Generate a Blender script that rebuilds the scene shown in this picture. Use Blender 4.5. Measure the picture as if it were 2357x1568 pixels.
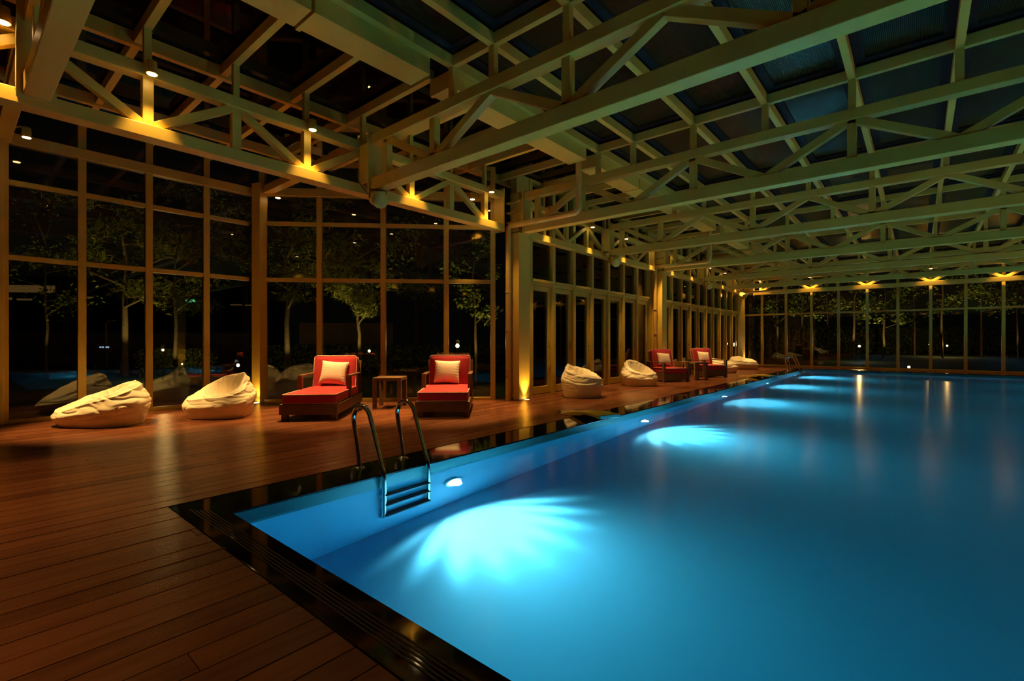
import bpy, bmesh, math, random
from math import sin, cos, pi, radians, sqrt, atan2, tan
from mathutils import Vector, Matrix, noise

# ------------------------------------------------------------------ scene, camera, exposure
for _o in list(bpy.data.objects):
    bpy.data.objects.remove(_o, do_unlink=True)
SC = bpy.context.scene
COL = SC.collection
F, H, PSI = 1105.0, 1.2, radians(40.28)
cam = bpy.data.cameras.new('camera')
cam.sensor_width = 36.0
cam.lens = 36.0 * F / 2357.0
cam.clip_start = 0.05
cam.clip_end = 300
cam_ob = bpy.data.objects.new('camera', cam)
COL.objects.link(cam_ob)
cam_ob.location = (0, 0, H)
cam_ob.rotation_euler = (pi / 2, 0, PSI)
SC.camera = cam_ob
SC.view_settings.view_transform = 'Standard'
SC.view_settings.look = 'None'
SC.view_settings.exposure = 0.0
SC.view_settings.gamma = 1.0
SC.view_settings.use_curve_mapping = False
cy_ = SC.cycles
cy_.use_denoising = True
cy_.denoiser = 'OPENIMAGEDENOISE'
cy_.max_bounces = 8
cy_.diffuse_bounces = 3
cy_.glossy_bounces = 4
cy_.transmission_bounces = 6
cy_.transparent_max_bounces = 24
cy_.caustics_refractive = True
cy_.caustics_reflective = False
cy_.blur_glossy = 0.2
cy_.sample_clamp_indirect = 25.0
cy_.sample_clamp_direct = 0
cy_.use_light_tree = True
cy_.use_adaptive_sampling = True
cy_.adaptive_threshold = 0.02

world = bpy.data.worlds.new('night_sky')
SC.world = world
world.use_nodes = True
world.node_tree.nodes['Background'].inputs[0].default_value = (0.30, 0.24, 0.20, 1)
world.node_tree.nodes['Background'].inputs[1].default_value = 0.004

# lamp settings: colour and power of each kind of lamp in the place
WARM = (1.0, 0.56, 0.17)
SPOT_W = 120.0      # bay truss spotlights
RUN_W = 520.0       # spotlights along the door runs
BAY_W = 1350.0       # spotlights inside the bay
UP_W = 85.0         # column uplights
POOL_W = 300.0      # underwater lamps
POOL_C = (0.96, 0.95, 1.0)

# ------------------------------------------------------------------ helpers
def px3(px, py, d):
    """point at depth d metres along the view seen at photo pixel (px, py)"""
    a = (px - 1178.5) / F
    xc = a * d
    return Vector((xc * cos(PSI) - d * sin(PSI), xc * sin(PSI) + d * cos(PSI), H - (py - 784.0) / F * d))

class MB:
    def __init__(s):
        s.v = []; s.f = []; s.sm = []
    def add(s, vs, fs, smooth=False):
        o = len(s.v)
        s.v += [tuple(v) for v in vs]
        s.f += [tuple(i + o for i in f) for f in fs]
        s.sm += [smooth] * len(fs)
        return s
    def box(s, x0, y0, z0, x1, y1, z1):
        vs = [(x0, y0, z0), (x1, y0, z0), (x1, y1, z0), (x0, y1, z0), (x0, y0, z1), (x1, y0, z1), (x1, y1, z1), (x0, y1, z1)]
        return s.add(vs, [(0, 3, 2, 1), (4, 5, 6, 7), (0, 1, 5, 4), (1, 2, 6, 5), (2, 3, 7, 6), (3, 0, 4, 7)])
    def bar(s, p0, p1, w, h, up=(0, 0, 1)):
        p0 = Vector(p0); p1 = Vector(p1)
        d = (p1 - p0).normalized(); u = Vector(up)
        sd = d.cross(u)
        if sd.length < 1e-4:
            sd = d.cross(Vector((1, 0, 0)))
        sd.normalize(); u = sd.cross(d)
        a = sd * w / 2; b = u * h / 2
        vs = [p0 - a - b, p0 + a - b, p0 + a + b, p0 - a + b, p1 - a - b, p1 + a - b, p1 + a + b, p1 - a + b]
        return s.add(vs, [(0, 3, 2, 1), (4, 5, 6, 7), (0, 1, 5, 4), (1, 2, 6, 5), (2, 3, 7, 6), (3, 0, 4, 7)])
    def tube(s, path, r, n=12, caps=True):
        path = [Vector(p) for p in path]
        m = len(path)
        rs = r if isinstance(r, (list, tuple)) else [r] * m
        prev = None; rings = []
        for i, p in enumerate(path):
            t = (path[min(i + 1, m - 1)] - path[max(i - 1, 0)]).normalized()
            if prev is None:
                ref = Vector((0, 0, 1)) if abs(t.z) < 0.9 else Vector((1, 0, 0))
                nrm = (ref - t * ref.dot(t)).normalized()
            else:
                nrm = prev - t * prev.dot(t)
                nrm = nrm.normalized() if nrm.length > 1e-6 else prev
            prev = nrm
            bn = t.cross(nrm)
            rings.append([p + (nrm * cos(2 * pi * k / n) + bn * sin(2 * pi * k / n)) * rs[i] for k in range(n)])
        vs = [v for rg in rings for v in rg]
        fs = []
        for i in range(m - 1):
            for k in range(n):
                a = i * n + k; b = i * n + (k + 1) % n
                fs.append((a, b, b + n, a + n))
        s.add(vs, fs, True)
        if caps:
            o = len(s.v)
            s.v += [tuple(v) for v in rings[0]] + [tuple(v) for v in rings[-1]]
            s.f += [tuple(o + k for k in reversed(range(n))), tuple(o + n + k for k in range(n))]
            s.sm += [False, False]
        return s
    def cyl(s, p0, p1, r, n=20, r1=None):
        return s.tube([p0, p1], [r, r if r1 is None else r1], n)
    def grid(s, fn, nu, nv, smooth=True):
        vs = [fn(i / nu, j / nv) for i in range(nu + 1) for j in range(nv + 1)]
        fs = [(i * (nv + 1) + j, (i + 1) * (nv + 1) + j, (i + 1) * (nv + 1) + j + 1, i * (nv + 1) + j + 1) for i in range(nu) for j in range(nv)]
        return s.add(vs, fs, smooth)
    def build(s, name, mat, parent=None, bevel=0.0, loc=None):
        me = bpy.data.meshes.new(name)
        me.from_pydata(s.v, [], s.f)
        me.polygons.foreach_set('use_smooth', s.sm)
        me.materials.append(mat)
        bm = bmesh.new(); bm.from_mesh(me)
        bmesh.ops.recalc_face_normals(bm, faces=bm.faces)
        bm.to_mesh(me); bm.free()
        ob = bpy.data.objects.new(name, me)
        COL.objects.link(ob)
        if parent is not None:
            ob.parent = parent
        if loc is not None:
            ob.location = loc
        if bevel > 0:
            m = ob.modifiers.new('edge', 'BEVEL')
            m.width = bevel; m.segments = 2; m.limit_method = 'ANGLE'; m.angle_limit = radians(40)
        return ob

def tag(o, label, cat, group=None, kind=None):
    o['label'] = label; o['category'] = cat
    if group: o['group'] = group
    if kind: o['kind'] = kind
    return o

def thing(name, label, cat, loc=(0, 0, 0), rz=0.0, group=None, kind=None):
    o = bpy.data.objects.new(name, None)
    o.empty_display_size = 0.2
    COL.objects.link(o)
    o.location = loc; o.rotation_euler = (0, 0, rz)
    return tag(o, label, cat, group, kind)

def dup(root, loc, rz, label, group=None):
    def cp(o, par):
        c = o.copy(); COL.objects.link(c)
        if par is not None:
            c.parent = par
        for ch in list(o.children):
            cp(ch, c)
        return c
    r = cp(root, None)
    r.location = loc; r.rotation_euler = (0, 0, rz)
    r['label'] = label
    if group: r['group'] = group
    return r

def spot(name, loc, target, watts, angle, blend, size=0.03, color=WARM, parent=None):
    li = bpy.data.lights.new(name, 'SPOT')
    li.energy = watts; li.spot_size = radians(angle); li.spot_blend = blend
    li.shadow_soft_size = size; li.color = color
    o = bpy.data.objects.new(name, li)
    COL.objects.link(o)
    d = Vector(target) - Vector(loc)
    o.rotation_euler = d.to_track_quat('-Z', 'Y').to_euler()
    o.location = loc
    if parent is not None:
        o.parent = parent
    return o

ORD = ['first', 'second', 'third', 'fourth', 'fifth', 'sixth', 'seventh', 'eighth', 'ninth', 'tenth', 'eleventh', 'twelfth', 'thirteenth', 'fourteenth', 'fifteenth']

# ------------------------------------------------------------------ materials
def mat(name, base, rough=0.5, metal=0.0, spec=0.5, bump=None, var=None, coat=0.0, sheen=0.0, emit=None):
    m = bpy.data.materials.new(name); m.use_nodes = True
    nt = m.node_tree; n = nt.nodes; l = nt.links
    b = n['Principled BSDF']
    b.inputs['Base Color'].default_value = (*base, 1)
    b.inputs['Roughness'].default_value = rough
    b.inputs['Metallic'].default_value = metal
    b.inputs['Specular IOR Level'].default_value = spec
    b.inputs['Coat Weight'].default_value = coat
    b.inputs['Sheen Weight'].default_value = sheen
    tc = n.new('ShaderNodeTexCoord')
    if var:
        sc, amt = var
        nz = n.new('ShaderNodeTexNoise'); nz.inputs['Scale'].default_value = sc; nz.inputs['Detail'].default_value = 4
        l.new(tc.outputs['Object'], nz.inputs['Vector'])
        rp = n.new('ShaderNodeValToRGB')
        rp.color_ramp.elements[0].position = 0.3; rp.color_ramp.elements[1].position = 0.7
        rp.color_ramp.elements[0].color = (*[max(0, c * (1 - amt)) for c in base], 1)
        rp.color_ramp.elements[1].color = (*[min(1, c * (1 + amt)) for c in base], 1)
        l.new(nz.outputs['Fac'], rp.inputs[0]); l.new(rp.outputs[0], b.inputs['Base Color'])
    if bump:
        sc, st, dist = bump
        nz = n.new('ShaderNodeTexNoise'); nz.inputs['Scale'].default_value = sc; nz.inputs['Detail'].default_value = 3
        l.new(tc.outputs['Object'], nz.inputs['Vector'])
        bp = n.new('ShaderNodeBump'); bp.inputs['Strength'].default_value = st; bp.inputs['Distance'].default_value = dist
        l.new(nz.outputs['Fac'], bp.inputs['Height']); l.new(bp.outputs[0], b.inputs['Normal'])
    if emit:
        b.inputs['Emission Color'].default_value = (*emit[0], 1)
        b.inputs['Emission Strength'].default_value = emit[1]
    return m

M = {}
M['steel'] = mat('cream_steel_paint', (0.72, 0.51, 0.075), 0.42, var=(3.0, 0.04), bump=(60, 0.05, 0.002))
M['frame'] = mat('cream_frame_paint', (0.60, 0.43, 0.065), 0.38, var=(2.0, 0.04))
M['pvc'] = mat('cream_pipe_plastic', (0.72, 0.48, 0.10), 0.30)
M['granite'] = mat('black_granite', (0.006, 0.006, 0.007), 0.06, bump=(40, 0.02, 0.002))
M['groove'] = mat('grooved_stone', (0.030, 0.028, 0.034), 0.30)
M['chrome'] = mat('chrome', (0.80, 0.78, 0.74), 0.10, metal=1.0)
M['tread'] = mat('black_tread', (0.010, 0.012, 0.015), 0.45)
M['red'] = mat('red_canvas', (0.46, 0.016, 0.028), 0.85, bump=(500, 0.25, 0.002), var=(6, 0.10), sheen=0.15)
M['pipe_trim'] = mat('pale_piping', (0.70, 0.45, 0.38), 0.8)
M['pillow'] = mat('cream_pillow_cloth', (0.86, 0.74, 0.60), 0.75, bump=(350, 0.15, 0.002), sheen=0.1)
M['bean'] = mat('cream_bean_canvas', (0.86, 0.76, 0.56), 0.62, bump=(90, 0.10, 0.004), var=(5, 0.05))
M['teak'] = mat('oiled_wood', (0.15, 0.080, 0.036), 0.42, var=(7, 0.25), bump=(120, 0.12, 0.002))
M['dark'] = mat('charcoal_housing', (0.05, 0.045, 0.04), 0.5)
M['black'] = mat('black_gap', (0.004, 0.004, 0.004), 0.8)
M['bark'] = mat('bark', (0.12, 0.08, 0.045), 0.9, bump=(25, 0.6, 0.02), var=(14, 0.35))
M['leaf'] = mat('green_leaves', (0.17, 0.23, 0.03), 0.5, var=(3, 0.35))
M['needle'] = mat('pine_needles', (0.24, 0.26, 0.03), 0.6, var=(3, 0.4))
M['grass'] = mat('lawn', (0.03, 0.07, 0.02), 0.9, var=(1.2, 0.4), bump=(90, 0.6, 0.03))
M['stone'] = mat('pale_kerb_stone', (0.42, 0.35, 0.25), 0.8, var=(5, 0.15))
M['render'] = mat('rendered_wall', (0.34, 0.26, 0.15), 0.85, var=(1.5, 0.15))
M['lens_warm'] = mat('lit_lens', (1, 0.8, 0.5), 0.3, emit=((1.0, 0.66, 0.28), 22.0))
M['lens_pool'] = mat('lit_pool_lens', (0.9, 1, 1), 0.3, emit=((0.80, 1.0, 1.0), 7.0))
M['lens_white'] = mat('lit_white_lens', (1, 1, 1), 0.3, emit=((0.9, 0.95, 1.0), 6.0))
M['sign_green'] = mat('reflected_green_sign', (0.1, 0.9, 0.4), 0.4, emit=((0.03, 0.75, 0.22), 0.5))
M['sign_white'] = mat('reflected_white_sign', (0.9, 1, 0.95), 0.4, emit=((0.6, 1.0, 0.75), 0.9))
M['sign_blue'] = mat('lit_blue_sign', (0.5, 0.6, 1.0), 0.4, emit=((0.45, 0.60, 1.0), 0.8))
M['win_lit'] = mat('lit_window', (1, 0.7, 0.4), 0.4, emit=((1.0, 0.50, 0.14), 0.07))

def glass_thin():
    m = bpy.data.materials.new('window_glass'); m.use_nodes = True
    nt = m.node_tree; n = nt.nodes; l = nt.links
    n.remove(n['Principled BSDF'])
    out = n['Material Output']
    tr = n.new('ShaderNodeBsdfTransparent'); tr.inputs[0].default_value = (0.90, 0.94, 0.90, 1)
    gl = n.new('ShaderNodeBsdfGlossy'); gl.inputs['Roughness'].default_value = 0.005
    gl.inputs['Color'].default_value = (0.9, 0.9, 0.9, 1)
    fr = n.new('ShaderNodeFresnel'); fr.inputs['IOR'].default_value = 1.5
    mx = n.new('ShaderNodeMixShader')
    l.new(fr.outputs[0], mx.inputs[0]); l.new(tr.outputs[0], mx.inputs[1]); l.new(gl.outputs[0], mx.inputs[2])
    l.new(mx.outputs[0], out.inputs['Surface'])
    return m
M['glass'] = glass_thin()

def roof_sheet():
    m = mat('ribbed_roof_sheet', (0.03, 0.03, 0.01), 0.25, spec=0.16)
    nt = m.node_tree; n = nt.nodes; l = nt.links; b = n['Principled BSDF']
    b.inputs['Specular Tint'].default_value = (1.0, 0.80, 0.30, 1)
    tc = n.new('ShaderNodeTexCoord')
    w = n.new('ShaderNodeTexWave'); w.wave_type = 'BANDS'; w.bands_direction = 'X'
    w.inputs['Scale'].default_value = 18.0; w.inputs['Distortion'].default_value = 0
    l.new(tc.outputs['Object'], w.inputs['Vector'])
    rp = n.new('ShaderNodeValToRGB')
    rp.color_ramp.elements[0].color = (0.010, 0.011, 0.004, 1); rp.color_ramp.elements[1].color = (0.034, 0.036, 0.014, 1)
    l.new(w.outputs['Color'], rp.inputs[0]); l.new(rp.outputs[0], b.inputs['Base Color'])
    bp = n.new('ShaderNodeBump'); bp.inputs['Strength'].default_value = 0.12; bp.inputs['Distance'].default_value = 0.004
    l.new(w.outputs['Fac'], bp.inputs['Height']); l.new(bp.outputs[0], b.inputs['Normal'])
    return m
M['roof'] = roof_sheet()

def deck_mat():
    m = bpy.data.materials.new('red_brown_decking'); m.use_nodes = True
    nt = m.node_tree; n = nt.nodes; l = nt.links; b = n['Principled BSDF']
    geo = n.new('ShaderNodeNewGeometry'); tc = n.new('ShaderNodeTexCoord')
    mp = n.new('ShaderNodeMapping'); mp.inputs['Scale'].default_value = (9, 0.7, 1)
    l.new(tc.outputs['Object'], mp.inputs['Vector'])
    nz = n.new('ShaderNodeTexNoise'); nz.inputs['Scale'].default_value = 2.5; nz.inputs['Detail'].default_value = 5
    l.new(mp.outputs[0], nz.inputs['Vector'])
    add = n.new('ShaderNodeMath'); add.operation = 'MULTIPLY_ADD'
    l.new(geo.outputs['Random Per Island'], add.inputs[0]); add.inputs[1].default_value = 0.5
    l.new(nz.outputs['Fac'], add.inputs[2])
    rp = n.new('ShaderNodeValToRGB')
    rp.color_ramp.elements[0].position = 0.35; rp.color_ramp.elements[1].position = 1.05
    rp.color_ramp.elements[0].color = (0.110, 0.034, 0.013, 1); rp.color_ramp.elements[1].color = (0.220, 0.075, 0.031, 1)
    l.new(add.outputs[0], rp.inputs[0]); l.new(rp.outputs[0], b.inputs['Base Color'])
    # fine machined grooves along the boards
    w = n.new('ShaderNodeTexWave'); w.wave_type = 'BANDS'; w.bands_direction = 'X'
    w.inputs['Scale'].default_value = 33.0; w.inputs['Distortion'].default_value = 0
    l.new(tc.outputs['Object'], w.inputs['Vector'])
    n2 = n.new('ShaderNodeTexNoise'); n2.inputs['Scale'].default_value = 160; n2.inputs['Detail'].default_value = 2
    l.new(tc.outputs['Object'], n2.inputs['Vector'])
    b1 = n.new('ShaderNodeBump'); b1.inputs['Strength'].default_value = 0.22; b1.inputs['Distance'].default_value = 0.002
    l.new(w.outputs['Fac'], b1.inputs['Height'])
    b2 = n.new('ShaderNodeBump'); b2.inputs['Strength'].default_value = 0.30; b2.inputs['Distance'].default_value = 0.002
    l.new(n2.outputs['Fac'], b2.inputs['Height']); l.new(b1.outputs[0], b2.inputs['Normal'])
    l.new(b2.outputs[0], b.inputs['Normal'])
    b.inputs['Roughness'].default_value = 0.24
    b.inputs['Specular IOR Level'].default_value = 0.5
    return m
M['deck'] = deck_mat()

def tile_mat():
    m = mat('pale_pool_tile', (0.40, 0.70, 0.90), 0.5, var=(0.8, 0.05))
    nt = m.node_tree; n = nt.nodes; l = nt.links; b = n['Principled BSDF']
    return m
M['tile'] = tile_mat()
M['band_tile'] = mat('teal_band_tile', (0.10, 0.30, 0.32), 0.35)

def water_mat():
    m = bpy.data.materials.new('pool_water'); m.use_nodes = True
    nt = m.node_tree; n = nt.nodes; l = nt.links
    n.remove(n['Principled BSDF']); out = n['Material Output']
    g = n.new('ShaderNodeBsdfRefraction'); g.inputs['IOR'].default_value = 1.333; g.inputs['Roughness'].default_value = 0.0
    gl = n.new('ShaderNodeBsdfGlossy'); gl.inputs['Roughness'].default_value = 0.18
    fr = n.new('ShaderNodeFresnel'); fr.inputs['IOR'].default_value = 1.333
    mx = n.new('ShaderNodeMixShader')
    l.new(fr.outputs[0], mx.inputs[0]); l.new(g.outputs[0], mx.inputs[1]); l.new(gl.outputs[0], mx.inputs[2])
    l.new(mx.outputs[0], out.inputs['Surface'])
    va = n.new('ShaderNodeVolumeAbsorption')
    va.inputs['Color'].default_value = (0.0, 0.86, 0.935, 1); va.inputs['Density'].default_value = 0.66
    l.new(va.outputs[0], out.inputs['Volume'])
    return m
M['water'] = water_mat()

# ------------------------------------------------------------------ key dimensions (metres)
TS = 3.53
def TY(i): return 4.06 + TS * (i - 1)          # cross trusses 0..7
ZB0, ZB1 = 3.375, 3.55                          # truss lower chord
ZT0, ZT1 = 4.04, 4.18                           # truss upper chord
ZR0, ZR1 = 4.57, 4.70                           # roof beams
NX = 1.02                                       # truss panel length
WX = -6.38                                      # line of the side trusses
XE = 7.5                                        # far end of the cross trusses
PX0, PX1, PY0, PY1 = -3.652, 5.40, 1.29, 23.50  # pool
WZ = -0.095                                     # water level
FARY = 25.45
BAYX = -10.05

# ------------------------------------------------------------------ ground, deck, pool
def bay_edge(x):        # where the angled bay glazing crosses x
    return x + 13.85

b = MB(); b.box(-75, -40, -0.40, -10.4, 85, -0.12); b.box(-10.4, FARY + 0.25, -0.40, 60, 85, -0.12)
b.add([(-10.4, 3.9, -0.12), (-6.75, 7.6, -0.12), (-6.75, FARY + 0.25, -0.12), (-10.4, FARY + 0.25, -0.12)], [(0, 1, 2, 3)])
tag(b.build('ground', M['grass']), 'dark green night lawn outside the glass hall', 'lawn', kind='structure')

random.seed(4)
b = MB(); PITCH = 0.1535; GAP = 0.007
x = -10.12
while x < 9.4:
    x1 = x + PITCH - GAP
    spans = []
    if x1 <= -4.10:
        ye = FARY + 0.1 if x > -6.62 else min(FARY + 0.1, bay_edge(x) + 0.1 if x > -10.0 else 4.0)
        spans.append((-4.0, ye))
    elif x < 5.86:
        xa = x
        spans += [(-4.0, 1.036), (PY1 + 0.252, FARY + 0.1)]
    else:
        spans.append((-4.0, FARY + 0.1))
    for (ya, yb) in spans:
        y = ya - random.random() * 2.0
        while y < yb:
            ln = random.choice((2.9, 2.9, 3.6, 4.4))
            a0 = max(y, ya); a1 = min(y + ln - 0.004, yb)
            if a1 - a0 > 0.02:
                b.box(x, a0, -0.025, x1, a1, random.uniform(-0.0008, 0.0008))
            y += ln
    x += PITCH
deck = b.build('floor', M['deck'])
tag(deck, 'red-brown grooved timber pool deck with dark board gaps', 'deck', kind='structure')
b = MB()
b.box(-10.2, -4.0, -0.10, -4.10, 4.1, -0.03); b.box(-6.62, 4.1, -0.10, -4.10, FARY + 0.1, -0.03)
b.add([(-10.1, 3.9, -0.03), (-6.5, 7.5, -0.03), (-6.5, 3.9, -0.03)], [(0, 1, 2)])
b.box(-4.1, -4.0, -0.10, 9.5, 1.03, -0.03); b.box(-4.1, PY1 + 0.25, -0.10, 9.5, FARY + 0.1, -0.03); b.box(5.86, 1.03, -0.10, 9.5, PY1 + 0.25, -0.03)
sub = b.build('deck_bearers', M['black']); sub.parent = deck

# black stone edge of the pool
b = MB()
b.box(-4.115, 1.04, -0.14, PX0, PY1 + 0.25, 0.002)
b.box(PX0, 1.04, -0.14, PX1, PY0, 0.002)
b.box(PX0, PY1, -0.14, PX1, PY1 + 0.25, 0.002)
b.box(PX1, 1.04, -0.14, PX1 + 0.45, PY1 + 0.25, 0.002)
cop = b.build('pool_coping', M['granite'], bevel=0.004)
tag(cop, 'polished black stone coping around the blue pool', 'pool edge', kind='structure')
b = MB()
for k in range(5):
    yy = 1.115 + 0.020 * k
    b.box(-3.93 + 0.03 * k, yy, 0.001, PX1, yy + 0.008, 0.0045)
g_ = b.build('grip_ribs', M['groove'], cop); g_['label'] = 'five raised grip ribs along the short pool edge'

b = MB(); D = -1.17; t = 0.2
b.box(PX0 - t, PY0 - t, D - t, PX1 + t, PY1 + t, D)
b.box(PX0 - t, PY0 - t, D, PX0, PY1 + t, -0.141); b.box(PX1, PY0 - t, D, PX1 + t, PY1 + t, -0.141)
b.box(PX0, PY0 - t, D, PX1, PY0, -0.141); b.box(PX0, PY1, D, PX1, PY1 + t, -0.141)
basin = b.build('pool_basin', M['tile'])
tag(basin, 'pale blue tiled swimming pool basin under water', 'pool', kind='structure')
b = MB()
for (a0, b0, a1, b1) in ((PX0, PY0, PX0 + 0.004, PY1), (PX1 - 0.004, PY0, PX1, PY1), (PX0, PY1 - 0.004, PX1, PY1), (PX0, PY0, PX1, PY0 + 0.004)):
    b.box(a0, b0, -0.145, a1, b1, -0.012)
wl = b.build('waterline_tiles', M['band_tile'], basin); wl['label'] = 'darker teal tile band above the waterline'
b = MB(); b.box(PX0 - 0.03, PY0 - 0.03, D - 0.03, PX1 + 0.03, PY1 + 0.03, WZ)
tag(b.build('pool_water', M['water']), 'still glowing blue water filling the swimming pool', 'water', kind='structure')

# ------------------------------------------------------------------ underwater lamps
def fluted_light(o):
    """fluted lens: ribs spread the lower part of the beam into a fan"""
    li = o.data; li.use_nodes = True
    nt = li.node_tree; n = nt.nodes; l = nt.links
    em = n['Emission']
    gi = n.new('ShaderNodeNewGeometry'); sp = n.new('ShaderNodeSeparateXYZ')
    l.new(gi.outputs['Incoming'], sp.inputs[0])
    def mth(op, a, b_=None, c=None):
        k = n.new('ShaderNodeMath'); k.operation = op
        for i, v in enumerate((a, b_, c)):
            if v is None: continue
            if hasattr(v, 'links'): l.new(v, k.inputs[i])
            else: k.inputs[i].default_value = v
        return k.outputs[0]
    az = mth('ADD', mth('ARCTAN2', sp.outputs[1], mth('ABSOLUTE', sp.outputs[0])), 0.22)
    fl = mth('MULTIPLY_ADD', mth('COSINE', mth('MULTIPLY', az, 24.0)), 0.42, 0.58)
    dn = mth('MULTIPLY', sp.outputs[2], -1.0)           # downwards share of the ray
    mr = n.new('ShaderNodeMapRange'); mr.interpolation_type = 'SMOOTHSTEP'
    l.new(mth('ADD', dn, mth('MULTIPLY', fl, 0.07)), mr.inputs[0])
    mr.inputs[1].default_value = 0.40; mr.inputs[2].default_value = 0.72
    mr.inputs[3].default_value = 0.0; mr.inputs[4].default_value = 1.0
    beam = mth('MULTIPLY_ADD', mth('POWER', mth('COSINE', az), 6.0), 1.1, 0.35)
    st = mth('ADD', mth('MULTIPLY', mth('MULTIPLY', mr.outputs[0], fl), 4.6), beam)
    l.new(st, em.inputs['Strength'])

def pool_light(y, side, label):
    x = PX0 if side < 0 else PX1
    sx = 1 if side < 0 else -1
    z = -0.60
    r = thing('pool_light', label, 'pool light', (x, y, z), 0, 'underwater lamps in the pool wall')
    m = MB(); m.cyl((0, 0, 0), (sx * 0.035, 0, 0), 0.115, 28); m.build('bezel', M['chrome'], r)
    m = MB(); m.cyl((sx * 0.03, 0, 0), (sx * 0.045, 0, 0), 0.085, 24); m.build('lens', M['lens_pool'], r)
    li = bpy.data.lights.new('pool_lamp', 'SPOT')
    li.energy = POOL_W; li.spot_size = radians(150); li.spot_blend = 0.9; li.shadow_soft_size = 0.05; li.color = POOL_C
    o = bpy.data.objects.new('pool_lamp', li); COL.objects.link(o)
    o.rotation_euler = (pi / 2, 0, -pi / 2 - 0.15 if side < 0 else pi / 2 + 0.15)
    o.parent = r; o.location = (sx * 0.07, 0, 0)
    fluted_light(o)
    return r
for k in range(5):
    pool_light(3.36 + 4.42 * k, -1, 'glowing underwater lamp in the deck-side pool wall, %s one out from the angled ladder' % ORD[k])
for k in range(5):
    pool_light(3.36 + 4.42 * k, 1, 'underwater lamp across the pool from the loungers, %s from the short ribbed edge' % ORD[k])

# ------------------------------------------------------------------ trusses
def web(m, pts, w):
    for a, c in pts:
        m.append((a, c, w))

def make_cross_truss(kind):
    """x runs along the truss (world x), y is 0 at its centre line"""
    root = bpy.data.objects.new('roof_truss', None); COL.objects.link(root)
    xs = -6.05
    MB().box(xs, -0.09, ZB0, XE + 0.3, 0.09, ZB1).build('bottom_chord', M['steel'], root, bevel=0.008)
    MB().box(xs, -0.08, ZT0, XE + 0.3, 0.08, ZT1).build('top_chord', M['steel'], root, bevel=0.008)
    for xe, s in ((xs, 1), (XE + 0.3, -1)):
        MB().box(xe - 0.012 * s, -0.13, ZB0 - 0.02, xe + 0.012 * s, 0.13, ZT1 + 0.05).build('end_plate', M['steel'], root)
    n = int(round((XE + 5.76) / NX))
    nodes = [-5.76 + NX * k for k in range(n + 1)]
    zlo, zhi = ZB1 - 0.02, ZT0 + 0.02
    for k in range(n):
        up0 = (k % 2 == 0) if kind == 1 else (k % 2 == 1)
        a = (nodes[k], 0, zhi if up0 else zlo); c = (nodes[k + 1], 0, zlo if up0 else zhi)
        MB().bar(a, c, 0.10, 0.10, (0, 1, 0)).build('diagonal', M['steel'], root, bevel=0.006)
    for k in range(n + 1):
        if k % 2 == 1 or k == 0:
            MB().box(nodes[k] - 0.05, -0.05, ZB1 - 0.01, nodes[k] + 0.05, 0.05, ZT0 + 0.01).build('vertical', M['steel'], root, bevel=0.006)
    for xq in [-4.40] + nodes[2:]:
        MB().box(xq - 0.04, -0.04, ZT1 - 0.01, xq + 0.04, 0.04, ZR0 + 0.01).build('roof_post', M['steel'], root, bevel=0.005)
    for k in range(3):
        MB().box(xs - 0.23, -0.12 + 0.11 * k, ZB0 + 0.12, xs - 0.01, -0.10 + 0.11 * k, ZT1 - 0.12).build('bracket_rib', M['steel'], root)
    return root
t1 = make_cross_truss(1); t2 = make_cross_truss(2)
TL = ['cream steel roof truss crossing overhead at the edge of the bay beanbags',
      'cream steel roof truss with the round speaker under its end, above the loungers',
      'cream steel roof truss landing on the column with the bright uplight',
      'cream steel roof truss ending on the side truss halfway along the first door run',
      'cream steel roof truss landing on the column behind the red armchairs',
      'third cream steel roof truss out from the far glass wall',
      'second cream steel roof truss out from the far glass wall',
      'cream steel roof truss against the far glass wall, lit orange at its nodes']
TG = 'cross trusses over the pool'
for i in range(8):
    kind = 1 if i in (1, 3, 5) else 2
    src = t1 if kind == 1 else t2
    if (kind == 1 and i == 1) or (kind == 2 and i == 0):
        src.location = (0, TY(i), 0); tag(src, TL[i], 'roof truss', TG)
    else:
        r = dup(src, (0, TY(i) - (0.1 if i == 7 else 0), 0), 0, TL[i], TG); r['category'] = 'roof truss'

def side_truss(label, y0, y1, nodes, first_top, posts, verts=None):
    root = thing('side_truss', label, 'truss', (WX, 0, 0), 0, 'lattice trusses along the deck side')
    MB().box(-0.10, y0, ZB0, 0.10, y1, ZB0 + 0.138).build('bottom_chord', M['steel'], root, bevel=0.006)
    MB().box(-0.08, y0, ZT0 - 0.01, 0.08, y1, ZT1 - 0.02).build('top_chord', M['steel'], root, bevel=0.006)
    zlo, zhi = ZB0 + 0.12, ZT0 + 0.01
    for k in range(len(nodes) - 1):
        top = (k % 2 == 0) == first_top
        MB().bar((0, nodes[k], zhi if top else zlo), (0, nodes[k + 1], zlo if top else zhi), 0.09, 0.09, (1, 0, 0)).build('diagonal', M['steel'], root, bevel=0.006)
    for y in (verts or nodes):
        if y0 < y < y1:
            MB().box(-0.05, y - 0.05, zlo, 0.05, y + 0.05, zhi).build('vertical', M['steel'], root, bevel=0.006)
    for y in posts:
        MB().box(-0.035, y - 0.035, ZT1 - 0.03, 0.035, y + 0.035, ZR0 + 0.01).build('roof_post', M['steel'], root, bevel=0.004)
    for y in (y0, y1):
        MB().box(-0.13, y - 0.012, ZB0 - 0.02, 0.13, y + 0.012, ZT1 + 0.03).build('end_plate', M['steel'], root)
    return root
S1 = [0.53 + 0.8825 * k for k in range(-4, 8)]
side_truss('cream lattice truss spanning the open side of the glass bay', -3.2, 7.14, S1, True, S1)
S2 = [8.6 + 0.905 * k for k in range(0, 7)]
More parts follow.
